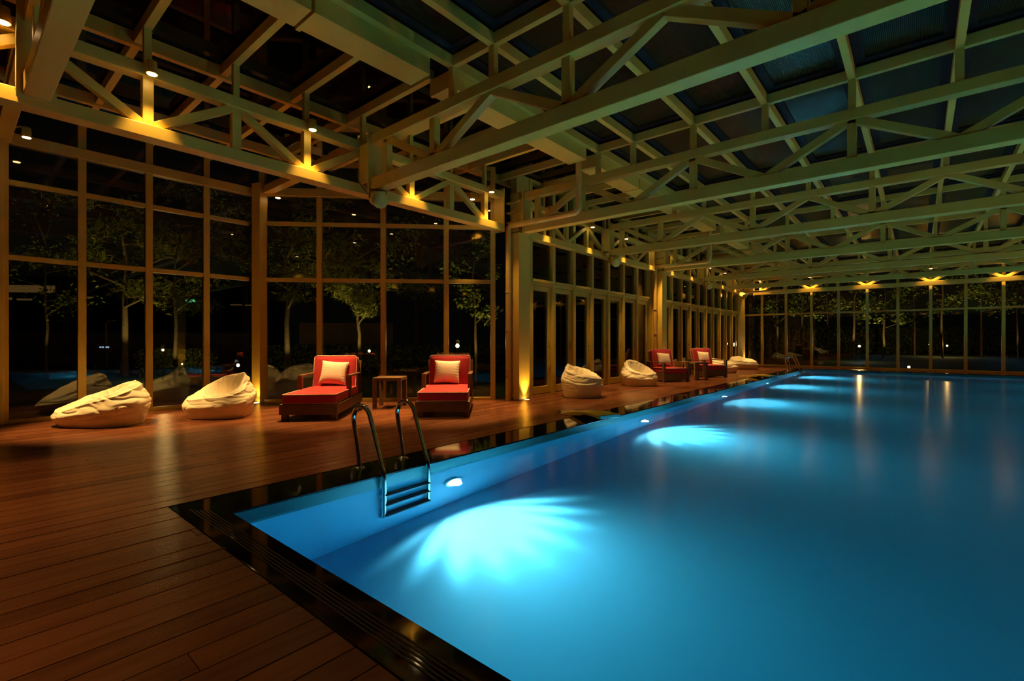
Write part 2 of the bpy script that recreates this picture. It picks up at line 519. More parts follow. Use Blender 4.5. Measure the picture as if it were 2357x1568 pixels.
side_truss('cream lattice truss above the first run of glass doors', 7.98, 14.2, S2, True, S2)
S3 = [15.7 + 0.9 * k for k in range(0, 11)]
side_truss('cream lattice truss above the second run of glass doors, meeting the far corner', 15.0, 24.85, S3, True, S3)

# ------------------------------------------------------------------ columns
def column(label, y, x=-6.28, w=0.36, h=ZB0, head=True):
    r = thing('steel_column', label, 'column', (x, y, 0), 0, 'cream columns along the deck')
    MB().box(-w / 2, -w / 2, 0, w / 2, w / 2, h).build('shaft', M['steel'], r, bevel=0.012)
    if head:
        MB().box(-0.11, -0.10, h, 0.11, 0.10, ZT1 + 0.02).build('head_stub', M['steel'], r)
        for k in range(4):
            MB().box(-0.17, -0.17, h + 0.02 + 0.2 * k, 0.17, 0.17, h + 0.04 + 0.2 * k).build('stiffener', M['steel'], r)
    return r
column('cream square column with the bright uplight at its foot, between bay and doors', 7.59)
column('cream square column behind the red armchairs', 14.62)
column('cream square column in the far corner of the hall', 25.0, x=-6.62, w=0.34)
for i in (0, 2, 4, 6):
    rr = column('cream column across the pool, %s from the far glass wall' % ORD[3 - i // 2], TY(i), x=8.05)

# bay column and tie beams
r = thing('bay_column', 'slim cream post at the bay corner beside the second beanbag', 'column', (-9.80, 3.96, 0), radians(22.5))
MB().box(-0.10, -0.10, 0, 0.10, 0.10, 4.25).build('shaft', M['steel'], r, bevel=0.008)
r = thing('bay_column', 'slim cream post at the bay edge beside the low beanbag', 'column', (-10.0, 0.46, 0), 0)
MB().box(-0.08, -0.08, 0, 0.08, 0.08, 4.25).build('shaft', M['steel'], r, bevel=0.008)
for i, lb in ((0, 'cream tie beam crossing the bay above the low beanbag'), (1, 'cream tie beam crossing the bay above the second beanbag')):
    o = MB().box(-9.75 if i else -10.0, TY(i) - 0.08, 4.06, -6.48, TY(i) + 0.08, 4.20).build('tie_beam', M['steel'], None, bevel=0.006)
    tag(o, lb, 'beam', 'tie beams of the bay')

# ------------------------------------------------------------------ roof
ceil = thing('ceiling', 'dark glazed roof of ribbed sheets between cream beams', 'roof', (0, 0, 0), 0, kind='structure')
XB = [-4.40] + [-3.72 + NX * k for k in range(12)]
for k, x in enumerate(XB):
    o = MB().box(x - 0.04, -3.4, ZR0, x + 0.04, FARY, ZR1).build('roof_beam', M['steel'])
    tag(o, 'lengthwise cream roof beam above the pool, %s from the box gutter' % ORD[k], 'roof beam', 'lengthwise roof beams')
for i in range(-1, 8):
    o = MB().box(-4.36, TY(i) - 0.035, ZR0 + 0.002, XB[-1] + 0.04, TY(i) + 0.035, ZR1).build('roof_crossbeam', M['steel'])
    tag(o, 'cream roof beam running crosswise on posts, %s from the far glass wall' % ORD[7 - i], 'roof beam', 'crosswise roof beams')
for i in range(-1, 7):
    for k in range(len(XB) - 1):
        ya, yb = TY(i) + 0.04, TY(i + 1) - 0.04
        xa, xb = XB[k] + 0.045, XB[k + 1] - 0.045
        m = MB(); m.box(xa + 0.09, ya + 0.09, 4.76, xb - 0.09, yb - 0.09, 4.775)
        p = m.build('roof_panel', M['roof'], ceil)
m = MB()
for i in range(-1, 7):
    for k in range(len(XB) - 1):
        ya, yb = TY(i) + 0.035, TY(i + 1) - 0.035
        xa, xb = XB[k] + 0.04, XB[k + 1] - 0.04
        m.box(xa, ya, 4.74, xa + 0.10, yb, 4.80); m.box(xb - 0.10, ya, 4.74, xb, yb, 4.80)
        m.box(xa + 0.1, ya, 4.74, xb - 0.1, ya + 0.10, 4.80); m.box(xa + 0.1, yb - 0.10, 4.74, xb - 0.1, yb, 4.80)
m.build('gasket_frame', M['black'], ceil)
# side roof: rafters over the bay and the deck edge, clear panes above
RY = S1 + [7.59] + S2 + [14.65] + S3[:-1]
RY = [y for y in RY if y > -3.4]
for k, y in enumerate(RY):
    xl = -10.15 if y < 3.95 else (max(-10.15, y - 13.9) if y < 7.3 else -6.95)
    o = MB().box(xl, y - 0.04, ZR0, -4.80, y + 0.04, ZR1).build('rafter', M['steel'])
    tag(o, 'short cream rafter between box gutter and glazing, number %d out from the far wall' % (len(RY) - k), 'rafter', 'short rafters of the side roof')
for x, y0, y1, lb in ((-6.80, -3.4, FARY, 'lengthwise cream purlin just outside the lattice trusses'), (-8.95, -3.4, 4.75, 'lengthwise cream purlin over the middle of the bay')):
    tag(MB().box(x - 0.04, y0, ZR0 - 0.03, x + 0.04, y1, ZR1 - 0.005).build('purlin', M['steel']), lb, 'purlin')
m = MB(); m.box(-10.1, -3.4, 4.74, -6.84, 4.0, 4.752); m.build('side_glazing', M['glass'], ceil)
m = MB(); m.box(-6.76, -3.4, 4.74, -4.84, FARY, 4.752); m.build('side_glazing', M['glass'], ceil)
m = MB(); m.add([(-10.1, 4.0, 4.745), (-6.84, 4.0, 4.745), (-6.84, 7.05, 4.745)], [(0, 1, 2)]); m.build('side_glazing', M['glass'], ceil)

# box gutter
for i in range(-1, 7):
    for h_ in range(2):
        ya = TY(i) + (0.0 if h_ == 0 else TS / 2) + 0.02; yb = TY(i) + (TS / 2 if h_ == 0 else TS) - 0.02
        if h_ == 1: yb -= 0.30
        r = thing('box_gutter', 'cream box gutter length, %s out from the far wall' % (ORD + ['sixteenth'])[(6 - i) * 2 + (1 - h_)], 'gutter', (-4.635, (ya + yb) / 2, 4.37), 0, 'box gutter lengths')
        hl = (yb - ya) / 2
        MB().box(-0.185, -hl, 0, 0.185, hl, 0.20).build('trough', M['steel'], r, bevel=0.004)
        MB().box(0.16, -hl, 0.20, 0.245, hl, 0.225).build('lip', M['steel'], r)
        MB().box(-0.20, -hl - 0.018, -0.012, 0.20, -hl + 0.03, 0.20).build('joint_collar', M['steel'], r)

# downpipes
def elbow(p, d0, d1, r, n=6):
    p = Vector(p); d0 = Vector(d0); d1 = Vector(d1)
    return [p - d0 * r * (1 - sin(pi / 2 * k / n)) + d1 * r * (1 - cos(pi / 2 * k / n)) for k in range(n + 1)]
def downpipe(y, xw, label):
    r = thing('downpipe', label, 'drain pipe', (xw, y - 0.16, 0), 0, 'rainwater pipes')
    X = -4.64 - xw
    path = [(X, 0.02, 4.37), ] + elbow((X, 0.02, 3.50), (0, 0, -1), (-1, 0, 0), 0.10) + elbow((0, 0.02, 3.50), (-1, 0, 0), (0, 0, -1), 0.07) + [(0, 0.02, 0.0)]
    MB().tube(path, 0.055, 16).build('pipe', M['pvc'], r)
    for p0, p1 in (((X, 0.02, 4.0), (X, 0.02, 4.06)), ((X, 0.02, 3.64), (X, 0.02, 3.70)), ((X - 0.95, 0.02, 3.50), (X - 1.0, 0.02, 3.50)), ((0, 0.02, 2.16), (0, 0.02, 2.19)), ((0, 0.02, 1.40), (0, 0.02, 1.43)), ((0, 0.02, 0.50), (0, 0.02, 0.52)), ((0, 0.02, 0.56), (0, 0.02, 0.58)), ((0, 0.02, 0.62), (0, 0.02, 0.64))):
        MB().cyl(p0, p1, 0.064, 16).build('collar', M['pvc'], r)
    return r
downpipe(TY(2) - 0.13, -6.30, 'cream drain pipe running down beside the brightly uplit column')
downpipe(TY(4) - 0.13, -6.30, 'cream drain pipe running down beside the column behind the armchairs')
downpipe(TY(7) - 0.42, -6.55, 'cream drain pipe in the far corner of the hall')

# ------------------------------------------------------------------ glazing
WN = [0]; DN = [0]
def glazed(p, ang, width, z0, z1, rails, label, mw=0.10, md=0.12, rw=0.075, kind='window', last=False, extra=None):
    """one bay of glazing: mullion at local x=0, opening to x=width, y is the depth"""
    WN[0] += 1
    r = thing('window_%d' % WN[0], label, 'window', (p[0], p[1], 0), ang, kind='structure')
    m = MB()
    m.box(-mw / 2, -md / 2, z0, mw / 2, md / 2, z1)
    if last: m.box(width - mw / 2, -md / 2, z0, width + mw / 2, md / 2, z1)
    zs = sorted([z0] + list(rails) + [z1])
    for z in rails:
        m.box(mw / 2, -md / 2 + 0.01, z - rw / 2, width - mw / 2, md / 2 - 0.01, z + rw / 2)
    m.box(mw / 2, -md / 2 - 0.015, z0, width - mw / 2, md / 2 + 0.015, z0 + 0.055)
    m.box(mw / 2, -md / 2, z1 - 0.08, width - mw / 2, md / 2, z1)
    if extra:
        m.box(mw / 2 - 0.05, -md / 2 - 0.02, extra[0], width - mw / 2 + 0.05, md / 2 + 0.02, extra[1])
    m.build('frame', M['frame'], r, bevel=0.004)
    cuts = sorted(set([z0 + 0.05] + [z for z in rails] + ([sum(extra) / 2] if extra else []) + [z1 - 0.06]))
    for a, c in zip(cuts[:-1], cuts[1:]):
        MB().box(mw / 2 - 0.01, -0.008, a + 0.005, width - mw / 2 + 0.01, 0.008, c - 0.005).build('pane', M['glass'], r)
    return r
# bay, long side (x = -10.05)
ya = [-3.0 + 0.0, -2.10, -1.22, -0.34, 0.54, 1.385, 2.245, 3.11, 3.90]
nm = ['behind the beanbags\' near end', 'second outside the frame edge', 'first outside the frame edge', 'just outside the low beanbag', 'behind the low beanbag', 'between the two bay beanbags', 'behind the second beanbag', 'beside the slim bay corner post']
for k in range(8):
    glazed((BAYX, ya[k]), pi / 2, ya[k + 1] - ya[k], 0.0, 4.72, (2.405, 3.49), 'tall dark bay window ' + nm[k], extra=(4.045, 4.20), md=0.11)
# bay, angled side
us = [-0.05, 1.04, 2.275, 3.52, 4.46]
nm = ['beside the bay corner post', 'behind the first red lounger', 'behind the small wooden table', 'behind the second red lounger, next to the drain pipe']
for k in range(4):
    glazed((-9.77 + us[k] * 0.7071, 4.05 + us[k] * 0.7071), pi / 4, us[k + 1] - us[k], 0.0, 4.72, (2.39, 3.49), 'angled bay window ' + nm[k], extra=(4.03, 4.18), last=(k == 3), md=0.11)
# door wall
def door_unit(y, width, label, wl):
    DN[0] += 1
    r = thing('door_%d' % DN[0], label, 'glass door', (-6.52, y, 0), pi / 2, kind='structure')
    m = MB(); m.box(-0.055, -0.10, 0, 0.055, 0.10, 2.50); m.box(0.055, -0.08, 2.42, width - 0.055, 0.08, 2.50)
    m.build('frame', M['frame'], r, bevel=0.005)
    a, c = 0.06, width - 0.06
    m = MB(); m.box(a, -0.035, 0.01, a + 0.10, 0.035, 2.415); m.box(c - 0.10, -0.035, 0.01, c, 0.035, 2.415)
    m.box(a + 0.1, -0.035, 0.01, c - 0.1, 0.035, 0.17); m.box(a + 0.1, -0.035, 2.31, c - 0.1, 0.035, 2.415)
    leaf = m.build('leaf_frame', M['frame'], r, bevel=0.005)
    MB().box(a + 0.09, -0.006, 0.16, c - 0.09, 0.006, 2.32).build('pane', M['glass'], r)
    m = MB(); m.box(c - 0.065, -0.045, 0.95, c - 0.03, -0.034, 1.15); m.tube([(c - 0.05, -0.045, 1.05), (c - 0.05, -0.08, 1.05), (c - 0.16, -0.085, 1.05)], 0.009, 8)
    m.build('handle', M['chrome'], leaf)
    glazed((-6.52, y), pi / 2, width, 2.50, 4.72, (3.55,), wl, mw=0.11, md=0.20)
for k in range(7):
    door_unit(8.22 + 0.862 * k, 0.862, 'tall cream-framed glass door, %s along from the uplit column' % ORD[k], 'window over the %s door along from the uplit column' % ORD[k])
for k in range(10):
    door_unit(15.2 + 0.867 * k, 0.867, 'cream-framed glass door behind the armchairs, %s from the far corner' % ORD[9 - k], 'window over the door behind the armchairs, %s from the far corner' % ORD[9 - k])
m = MB(); m.box(-6.60, 7.75, 0, -6.44, 8.17, 4.72); tag(m.build('trim_1', M['frame']), 'cream jamb panel between uplit column and first glass door', 'wall panel', kind='structure')
m = MB(); m.box(-6.60, 14.30, 0, -6.44, 15.15, 4.72); tag(m.build('trim_2', M['frame']), 'cream wall panel behind the armchair column', 'wall panel', kind='structure')
m = MB(); m.box(-6.60, 23.92, 0, -6.44, 24.85, 4.72); tag(m.build('trim_3', M['frame']), 'cream wall panel at the end of the doors by the far corner', 'wall panel', kind='structure')
# far wall
xf = [-6.62] + [-5.76 + NX * k for k in range(15)]
for k in range(len(xf) - 1):
    glazed((xf[k], FARY), 0, xf[k + 1] - xf[k], 0.0, 4.72, (2.44, 3.46), 'far glass wall window, %s from the door-side corner' % (ORD + ['sixteenth'])[k], last=(k == len(xf) - 2))

# ------------------------------------------------------------------ spotlights on the trusses
def make_fixture(loc, label, bx=-0.10, by=0.0, target=None, group='warm spotlights on the trusses', watts=SPOT_W, angle=64):
    r = thing('spotlight', label, 'spotlight', loc, 0, group)
    MB().tube([(bx, by, 0.10), (bx * 0.5, by * 0.5, 0.13), (0, 0, 0.12)], 0.012, 8).build('bracket', M['steel'], r)
    MB().tube([(0, 0, 0.14), (0, 0, 0.13), (0, 0, 0.03), (0, 0, 0.0)], [0.03, 0.045, 0.05, 0.052], 18).build('housing', M['steel'], r)
    MB().cyl((0, 0, -0.001), (0, 0, -0.006), 0.043, 18).build('lens', M['lens_warm'], r)
    tg = target or (0.35, 0.0, -3)
    spot('spot_lamp', (0, 0, -0.02), tg, watts, angle, 0.55, 0.035, WARM, r)
    return r
FX = WX + 0.19
fy1 = [S1[k] for k in (2, 0)] 
names = {-2.12: 'second out of the frame past the bay edge', -0.35: 'at the bay edge by the first roof truss', 1.41: 'above the low beanbag', 3.18: 'above the second beanbag, near the round speaker', 4.94: 'behind the truss above the loungers', 6.71: 'next to the uplit column'}
for k, y in enumerate((-2.12, 0.33, 1.4125, 3.1775, 4.9425, 6.7075)):
    lb = list(names.values())[k]
    make_fixture((FX, y, 4.02), 'warm spotlight on the bay truss ' + lb, -0.11)
for k in (0, 2, 4, 6):
    make_fixture((FX, S2[k], 4.02), 'warm spotlight on the first door-run truss, %s from the uplit column' % ORD[k // 2], -0.11, target=(0.85, 0, -3.6), watts=RUN_W, angle=52)
for k in (0, 2, 4, 6, 8):
    make_fixture((FX, S3[k], 4.02), 'warm spotlight on the second door-run truss, %s from the armchair column' % ORD[k // 2], -0.11, target=(0.85, 0, -3.6), watts=RUN_W, angle=52)
for k in range(7):
    xx = -5.76 + 2 * NX * k
    make_fixture((xx, TY(7) - 0.1 - 0.17, 4.02), 'warm spotlight on the far wall truss, %s from the door-side corner' % ORD[k], 0.0, 0.10, target=(0, 0.06, -3), angle=96, watts=65)
for k in range(6):
    xx = -5.76 + 2 * NX * k
    make_fixture((xx, TY(-1) + 0.17, 4.02), 'warm spotlight over the near deck behind the lens, %s along' % ORD[k], 0.0, -0.10, target=(0, 0.9, -3), watts=260)
t = make_cross_truss(2); t.location = (0, TY(-1), 0); tag(t, 'cream steel roof truss over the near deck behind the lens', 'roof truss', TG)
p = px3(75, 298, 7.3); make_fixture((-9.35, 0.72, 3.99), 'warm spotlight hung from the tie beam above the low beanbag', 0, -0.12, target=(0.55, 0.85, -3.6), group='warm spotlights in the bay', watts=BAY_W, angle=42)
make_fixture((-9.60, 4.22, 4.0), 'warm spotlight on the tie beam next to the slim bay corner post', 0, -0.10, target=(1.2, -1.35, -3.6), group='warm spotlights in the bay', watts=BAY_W, angle=40)
make_fixture((-7.95, 4.24, 4.0), 'warm spotlight on the tie beam above the first lounger', 0, -0.10, target=(0.5, -0.05, -3.6), group='warm spotlights in the bay', watts=BAY_W, angle=48)
make_fixture((-6.80, 6.80, 4.02), 'warm spotlight on the angled bay header next to the drain pipe', -0.08, 0.08, target=(0.55, -0.95, -3.6), group='warm spotlights in the bay', watts=BAY_W, angle=46)

# uplights let into the deck at the column feet
def uplight(x, y, label, tx, ty, watts=UP_W, ang=76):
    r = thing('deck_uplight', label, 'uplight', (x, y, 0.0), 0, 'deck uplights at column feet')
    MB().cyl((0, 0, 0.0), (0, 0, 0.008), 0.075, 24).build('rim', M['chrome'], r)
    MB().cyl((0, 0, 0.006), (0, 0, 0.009), 0.045, 24).build('lens', M['lens_warm'], r)
    spot('uplight_lamp', (0, 0, 0.035), (tx, ty, 3.0), watts, ang, 0.8, 0.03, WARM, r)
uplight(-6.035, 7.59, 'bright deck uplight at the foot of the column between bay and doors', 0.15, 0)
uplight(-6.035, 14.62, 'deck uplight at the foot of the column behind the armchairs', 0.15, 0)
uplight(-6.36, 25.0, 'deck uplight at the foot of the far corner column', 0.1, -0.1)
uplight(-9.66, 3.84, 'deck uplight at the slim bay corner post', 0.1, -0.1, UP_W * 0.4)
for i in (2, 4, 6):  # out-of-view uplights added to warm the trusses over the pool
    uplight(7.80, TY(i), 'added unseen deck uplight at the column across the pool, %s from the far wall' % ORD[3 - i // 2], -2.2, 0, 230.0, 120)

# ------------------------------------------------------------------ speakers under the trusses
def speaker(loc, aim, label, cable=True):
    r = thing('speaker', label, 'loudspeaker', loc, 0, 'round loudspeakers under the trusses')
    d = Vector(aim).normalized()
    p0 = -d * 0.16; p1 = d * 0.16
    MB().tube([p0, p0 + d * 0.02, p1], [0.09, 0.112, 0.112], 28, caps=True).build('housing', M['steel'], r)
    MB().tube([p1 - d * 0.002, p1 + d * 0.004], [0.095, 0.09], 28).build('grille', M['dark'], r)
    MB().tube([p1 - d * 0.02, p1 + d * 0.008, p1 + d * 0.008], [0.116, 0.116, 0.098], 28, caps=False).build('rim', M['steel'], r)
    sd = d.cross(Vector((0, 0, 1))).normalized()
    m = MB(); m.tube([sd * 0.118, sd * 0.118 + Vector((0, 0, 0.13)), -sd * 0.118 + Vector((0, 0, 0.13)), -sd * 0.118], 0.009, 8)
    m.build('yoke', M['dark'], r)
    if cable:
        MB().tube([p0, p0 + Vector((-0.08, -0.10, 0.06)), p0 + Vector((-0.14, -0.2, 0.22)), p0 + Vector((-0.15, -0.22, 0.40))], 0.006, 6).build('cable', M['dark'], r)
    return r
speaker((-5.93, 4.02, 3.235), (0.72, -0.30, -0.28), 'round cream loudspeaker under the truss end above the loungers')
speaker((-5.95, 11.05, 3.235), (0.65, -0.50, -0.38), 'round cream loudspeaker under the truss end over the first door run')
speaker((-6.05, 23.2, 3.24), (0.65, -0.60, -0.38), 'round loudspeaker in the far corner above the doors')
speaker((-5.93, 18.1, 3.235), (0.65, -0.50, -0.38), 'round loudspeaker under the truss end over the second door run')

# ------------------------------------------------------------------ pool ladders
def ladder(y, label, flip=0, x=0.0):
    r = thing('pool_ladder', label, 'pool ladder', (PX0, y, 0), flip, 'chrome pool ladders')
    for s in (-0.25, 0.25):
        pts = [(-0.395, 0.0), (-0.44, 0.22), (-0.49, 0.42)]
        ca, cb, rad = -0.352, 0.445, 0.145
        arc = [(ca - rad * cos(a), cb + rad * sin(a)) for a in [radians(q) for q in range(0, 171, 15)]]
        down = [(-0.165, 0.38), (-0.10, 0.22), (-0.030, 0.07), (-0.008, 0.0), (0.0, -0.08), (0.0, -0.45), (0.0, -0.80), (-0.02, -0.87), (-0.075, -0.89)]
        path = [(p[0], s, p[1]) for p in pts[:2] + arc + down]
        # smooth the polyline
        for _ in range(2):
            q = [path[0]]
            for a, c in zip(path[:-1], path[1:]):
                q.append(tuple(a[i] * 0.75 + c[i] * 0.25 for i in range(3))); q.append(tuple(a[i] * 0.25 + c[i] * 0.75 for i in range(3)))
            q.append(path[-1]); path = q
        MB().tube([(p[0] + 0.045, p[1], p[2]) for p in path], 0.0215, 14).build('rail', M['chrome'], r)
        MB().tube([(-0.35, s, 0.002), (-0.35, s, 0.010), (-0.35, s, 0.022)], [0.052, 0.05, 0.026], 20).build('foot_flange', M['chrome'], r)
    for k in range(3):
        z = -0.33 - 0.242 * k
        MB().box(0.005, -0.25, z - 0.012, 0.085, 0.25, z + 0.012).build('tread', M['tread'], r, bevel=0.006)
    return r
ladder(2.76, 'chrome pool ladder with arched handrails near the ribbed pool corner')
ladder(22.2, 'chrome pool ladder at the far end, near the far glass wall')

# ------------------------------------------------------------------ water spouts on the pool edge
def spout(y, label, rz):
    r = thing('water_spout', label, 'pool spout', (-3.95, y, 0.0), rz, 'flat curved pool spouts')
    def top(u, v):
        x = -0.62 + 1.12 * u
        w = 0.16 + 0.04 * u
        z = 0.012 + 0.105 * (sin(min(1, u * 1.35) * pi / 2) ** 1.4) - 0.02 * max(0, u - 0.75) * 4 * 0.4
        return (x, (v - 0.5) * 2 * w, z - 0.012 * (2 * v - 1) ** 2)
    def bot(u, v):
        p = top(u, v)
        th = 0.012 + 0.03 * sin(pi * min(1, u * 1.1)) if u < 0.9 else 0.03
        return (p[0], p[1], max(0.002, p[2] - 0.055) if u < 0.62 else p[2] - 0.035)
    m = MB(); n, k = 24, 8
    m.grid(top, n, k); m.grid(lambda u, v: bot(u, v), n, k)
    for v in (0, 1):
        m.add([top(i / n, v) for i in range(n + 1)] + [bot(i / n, v) for i in range(n + 1)], [(i, i + 1, n + 2 + i, n + 1 + i) for i in range(n)])
    for u in (0, 1):
        m.add([top(u, j / k) for j in range(k + 1)] + [bot(u, j / k) for j in range(k + 1)], [(j, j + 1, k + 2 + j, k + 1 + j) for j in range(k)])
    m.build('blade', M['steel'], r)
    MB().box(-0.66, -0.19, 0.0, -0.30, 0.19, 0.012).build('base_plate', M['chrome'], r, bevel=0.003)
    MB().box(0.47, -0.19, 0.052, 0.505, 0.19, 0.098).build('lip', M['chrome'], r, bevel=0.004)
    return r
spout(6.52, 'flat curved cream water spout over the pool edge beside the third beanbag', radians(-20))
spout(17.0, 'flat curved cream water spout over the pool edge past the armchairs', radians(-20))

# ------------------------------------------------------------------ soft furnishing shapes
def rounded_pad(m, x0, y0, z0, x1, y1, z1, r=0.045, puff=0.02, n=14):
    """a box cushion: rounded edges and a slightly domed top"""
    cx, cy, cz = (x0 + x1) / 2, (y0 + y1) / 2, (z0 + z1) / 2
    hx, hy, hz = (x1 - x0) / 2, (y1 - y0) / 2, (z1 - z0) / 2
    bm = bmesh.new(); bmesh.ops.create_cube(bm, size=2.0)
    bmesh.ops.subdivide_edges(bm, edges=bm.edges[:], cuts=n, use_grid_fill=True)
    bm.verts.ensure_lookup_table()
    vs = []
    for v in bm.verts:
        p = Vector((v.co.x * hx, v.co.y * hy, v.co.z * hz))
        q = Vector((max(-hx + r, min(hx - r, p.x)), max(-hy + r, min(hy - r, p.y)), max(-hz + r, min(hz - r, p.z))))
        d = p - q
        if d.length > 1e-6: p = q + d.normalized() * r
        k = max(0, 1 - (p.x / hx) ** 2) * max(0, 1 - (p.y / hy) ** 2)
        p.z += puff * k * (1 if p.z > 0 else 0.2)
        vs.append((p.x + cx, p.y + cy, p.z + cz))
    m.add(vs, [tuple(v.index for v in f.verts) for f in bm.faces], True)
    bm.free()

def loop_tube(m, x0, y0, x1, y1, z, r, cr=0.04):
    pts = []
    for (cx, cy, a0) in ((x1 - cr, y1 - cr, 0), (x0 + cr, y1 - cr, 90), (x0 + cr, y0 + cr, 180), (x1 - cr, y0 + cr, 270)):
        for k in range(5):
            a = radians(a0 + 22.5 * k); pts.append((cx + cr * cos(a), cy + cr * sin(a), z))
    pts.append(pts[0]); m.tube(pts, r, 6, caps=False)

def pillow_mesh(w, h, t):
    m = MB()
    def f(sg):
        def g(u, v):
            a, c = 2 * u - 1, 2 * v - 1
            pin = 1 - 0.07 * (1 - abs(a) ** 2) * abs(c) ** 3
            pin2 = 1 - 0.07 * (1 - abs(c) ** 2) * abs(a) ** 3
            z = t * ((1 - abs(a) ** 2.6) * (1 - abs(c) ** 2.6)) ** 0.55
            wr = 0.006 * sin(c * 26 + a * 3) * abs(a) ** 4 + 0.005 * sin(a * 24) * abs(c) ** 4
            return (a * w / 2 * pin2, c * h / 2 * pin, sg * (z + wr * (z / t + 0.15)))
        return g
    m.grid(f(1), 28, 28); m.grid(f(-1), 28, 28)
    return m
PILLOW_ME = None
def pillow(M4, label):
    o = pillow_mesh(0.47, 0.43, 0.085).build('pillow', M['pillow'])
    o.matrix_world = M4
    return tag(o, label, 'pillow', 'cream pillows on the red seats')

# ------------------------------------------------------------------ loungers (front edge at local y=0, depth +y)
def make_lounger(label, loc, rz, L=1.66, W=0.85):
    r = thing('chaise_lounge', label, 'lounger', loc, rz, 'red loungers in the bay')
    m = MB(); z0, z1 = 0.085, 0.243
    m.box(-W / 2, 0, z0, W / 2, 0.035, z1); m.box(-W / 2, L - 0.035, z0, W / 2, L, z1)
    m.box(-W / 2, 0.035, z0, -W / 2 + 0.035, L - 0.035, z1); m.box(W / 2 - 0.035, 0.035, z0, W / 2, L - 0.035, z1)
    m.box(-W / 2 + 0.03, 0.03, z1 - 0.04, W / 2 - 0.03, L - 0.03, z1 - 0.012)
    m.build('base_frame', M['teak'], r, bevel=0.005)
    for sx in (-1, 1):
        for yy in (0.03, L - 0.12):
            xa = -W / 2 + 0.02 if sx < 0 else W / 2 - 0.11
            MB().box(xa, yy, 0.0, xa + 0.09, yy + 0.09, 0.09).build('leg', M['teak'], r, bevel=0.004)
    y_arm, y_back = 0.78, L - 0.02
    m = MB(); rounded_pad(m, -W / 2 + 0.03, 0.015, 0.245, W / 2 - 0.03, L - 0.14, 0.392, 0.03, 0.018)
    sc = m.build('seat_cushion', M['red'], r)
    m = MB(); loop_tube(m, -W / 2 + 0.034, 0.019, W / 2 - 0.034, L - 0.144, 0.384, 0.0075); loop_tube(m, -W / 2 + 0.034, 0.019, W / 2 - 0.034, L - 0.144, 0.254, 0.0065)
    m.build('piping', M['pipe_trim'], sc)
    # leaning back
    bk = bpy.data.objects.new('backrest', None); COL.objects.link(bk); bk.parent = r
    bk.location = (0, L - 0.20, 0.25); bk.rotation_euler = (radians(90 - 12), 0, 0)
    m = MB(); rounded_pad(m, -W / 2 + 0.05, 0.04, -0.005, W / 2 - 0.05, 0.665, 0.135, 0.04, 0.03)
    bc = m.build('back_cushion', M['red'], bk)
    m = MB(); loop_tube(m, -W / 2 + 0.053, 0.043, W / 2 - 0.053, 0.662, 0.122, 0.0075, 0.05); loop_tube(m, -W / 2 + 0.053, 0.043, W / 2 - 0.053, 0.662, 0.004, 0.0075, 0.05)
    m.build('piping', M['pipe_trim'], bk)
    m = MB(); m.box(-W / 2, -0.02, -0.04, -W / 2 + 0.045, 0.60, 0.0); m.box(W / 2 - 0.045, -0.02, -0.04, W / 2, 0.60, 0.0); m.box(-W / 2 + 0.045, 0.55, -0.04, W / 2 - 0.045, 0.60, -0.012)
    for q in range(4): m.box(-W / 2 + 0.045, 0.08 + 0.12 * q, -0.035, W / 2 - 0.045, 0.14 + 0.12 * q, -0.015)
    m.build('back_frame', M['teak'], bk, bevel=0.004)
    for s in (-1, 1):
        xa = -W / 2 - 0.005 if s < 0 else W / 2 - 0.065
        m = MB(); m.box(xa, y_arm, 0.243, xa + 0.07, y_arm + 0.075, 0.60)
        m.box(xa, y_arm, 0.60, xa + 0.07, L - 0.10, 0.628)
        m.build('armrest', M['teak'], r, bevel=0.005)
    return r
L1A = radians(45.0); L2A = radians(43.0)
def frame_mat(loc, rz): return Matrix.Translation(loc) @ Matrix.Rotation(rz, 4, 'Z')
l1 = (-6.975, 3.51, 0); l2 = (-5.665, 5.005, 0)
make_lounger('red chaise lounge on a wooden base, next to the slim bay post side', l1, L1A)
make_lounger('red chaise lounge on a wooden base, next to the uplit column side', l2, L2A)
PM = Matrix.Translation((0.0, 1.34, 0.628)) @ Matrix.Rotation(radians(70), 4, 'X')
pillow(frame_mat(l1, L1A) @ PM @ Matrix.Translation((0.0, 0, 0)) @ Matrix.Rotation(radians(-4), 4, 'Z'), 'cream pillow leaning on the lounger next to the slim bay post')
pillow(frame_mat(l2, L2A) @ PM @ Matrix.Translation((-0.045, 0, 0)) @ Matrix.Rotation(radians(-1.5), 4, 'Z'), 'cream pillow leaning on the lounger next to the uplit column')

def make_table(label, loc, rz, w=0.50, d=0.50, h=0.545, material='teak', group=None):
    r = thing('side_table', label, 'side table', loc, rz, group)
    MB().box(-w / 2, -d / 2, h - 0.055, w / 2, d / 2, h).build('table_top', M[material], r, bevel=0.005)
    for sx in (-1, 1):
        for sy in (-1, 1):
            xa = sx * (w / 2 - 0.0325); yb_ = sy * (d / 2 - 0.0325)
            MB().box(xa - 0.0325, yb_ - 0.0325, 0, xa + 0.0325, yb_ + 0.0325, h - 0.055).build('leg', M[material], r, bevel=0.004)
    return r
make_table('square wooden side table between the two red loungers', (-7.28, 5.19, 0), radians(40.5))

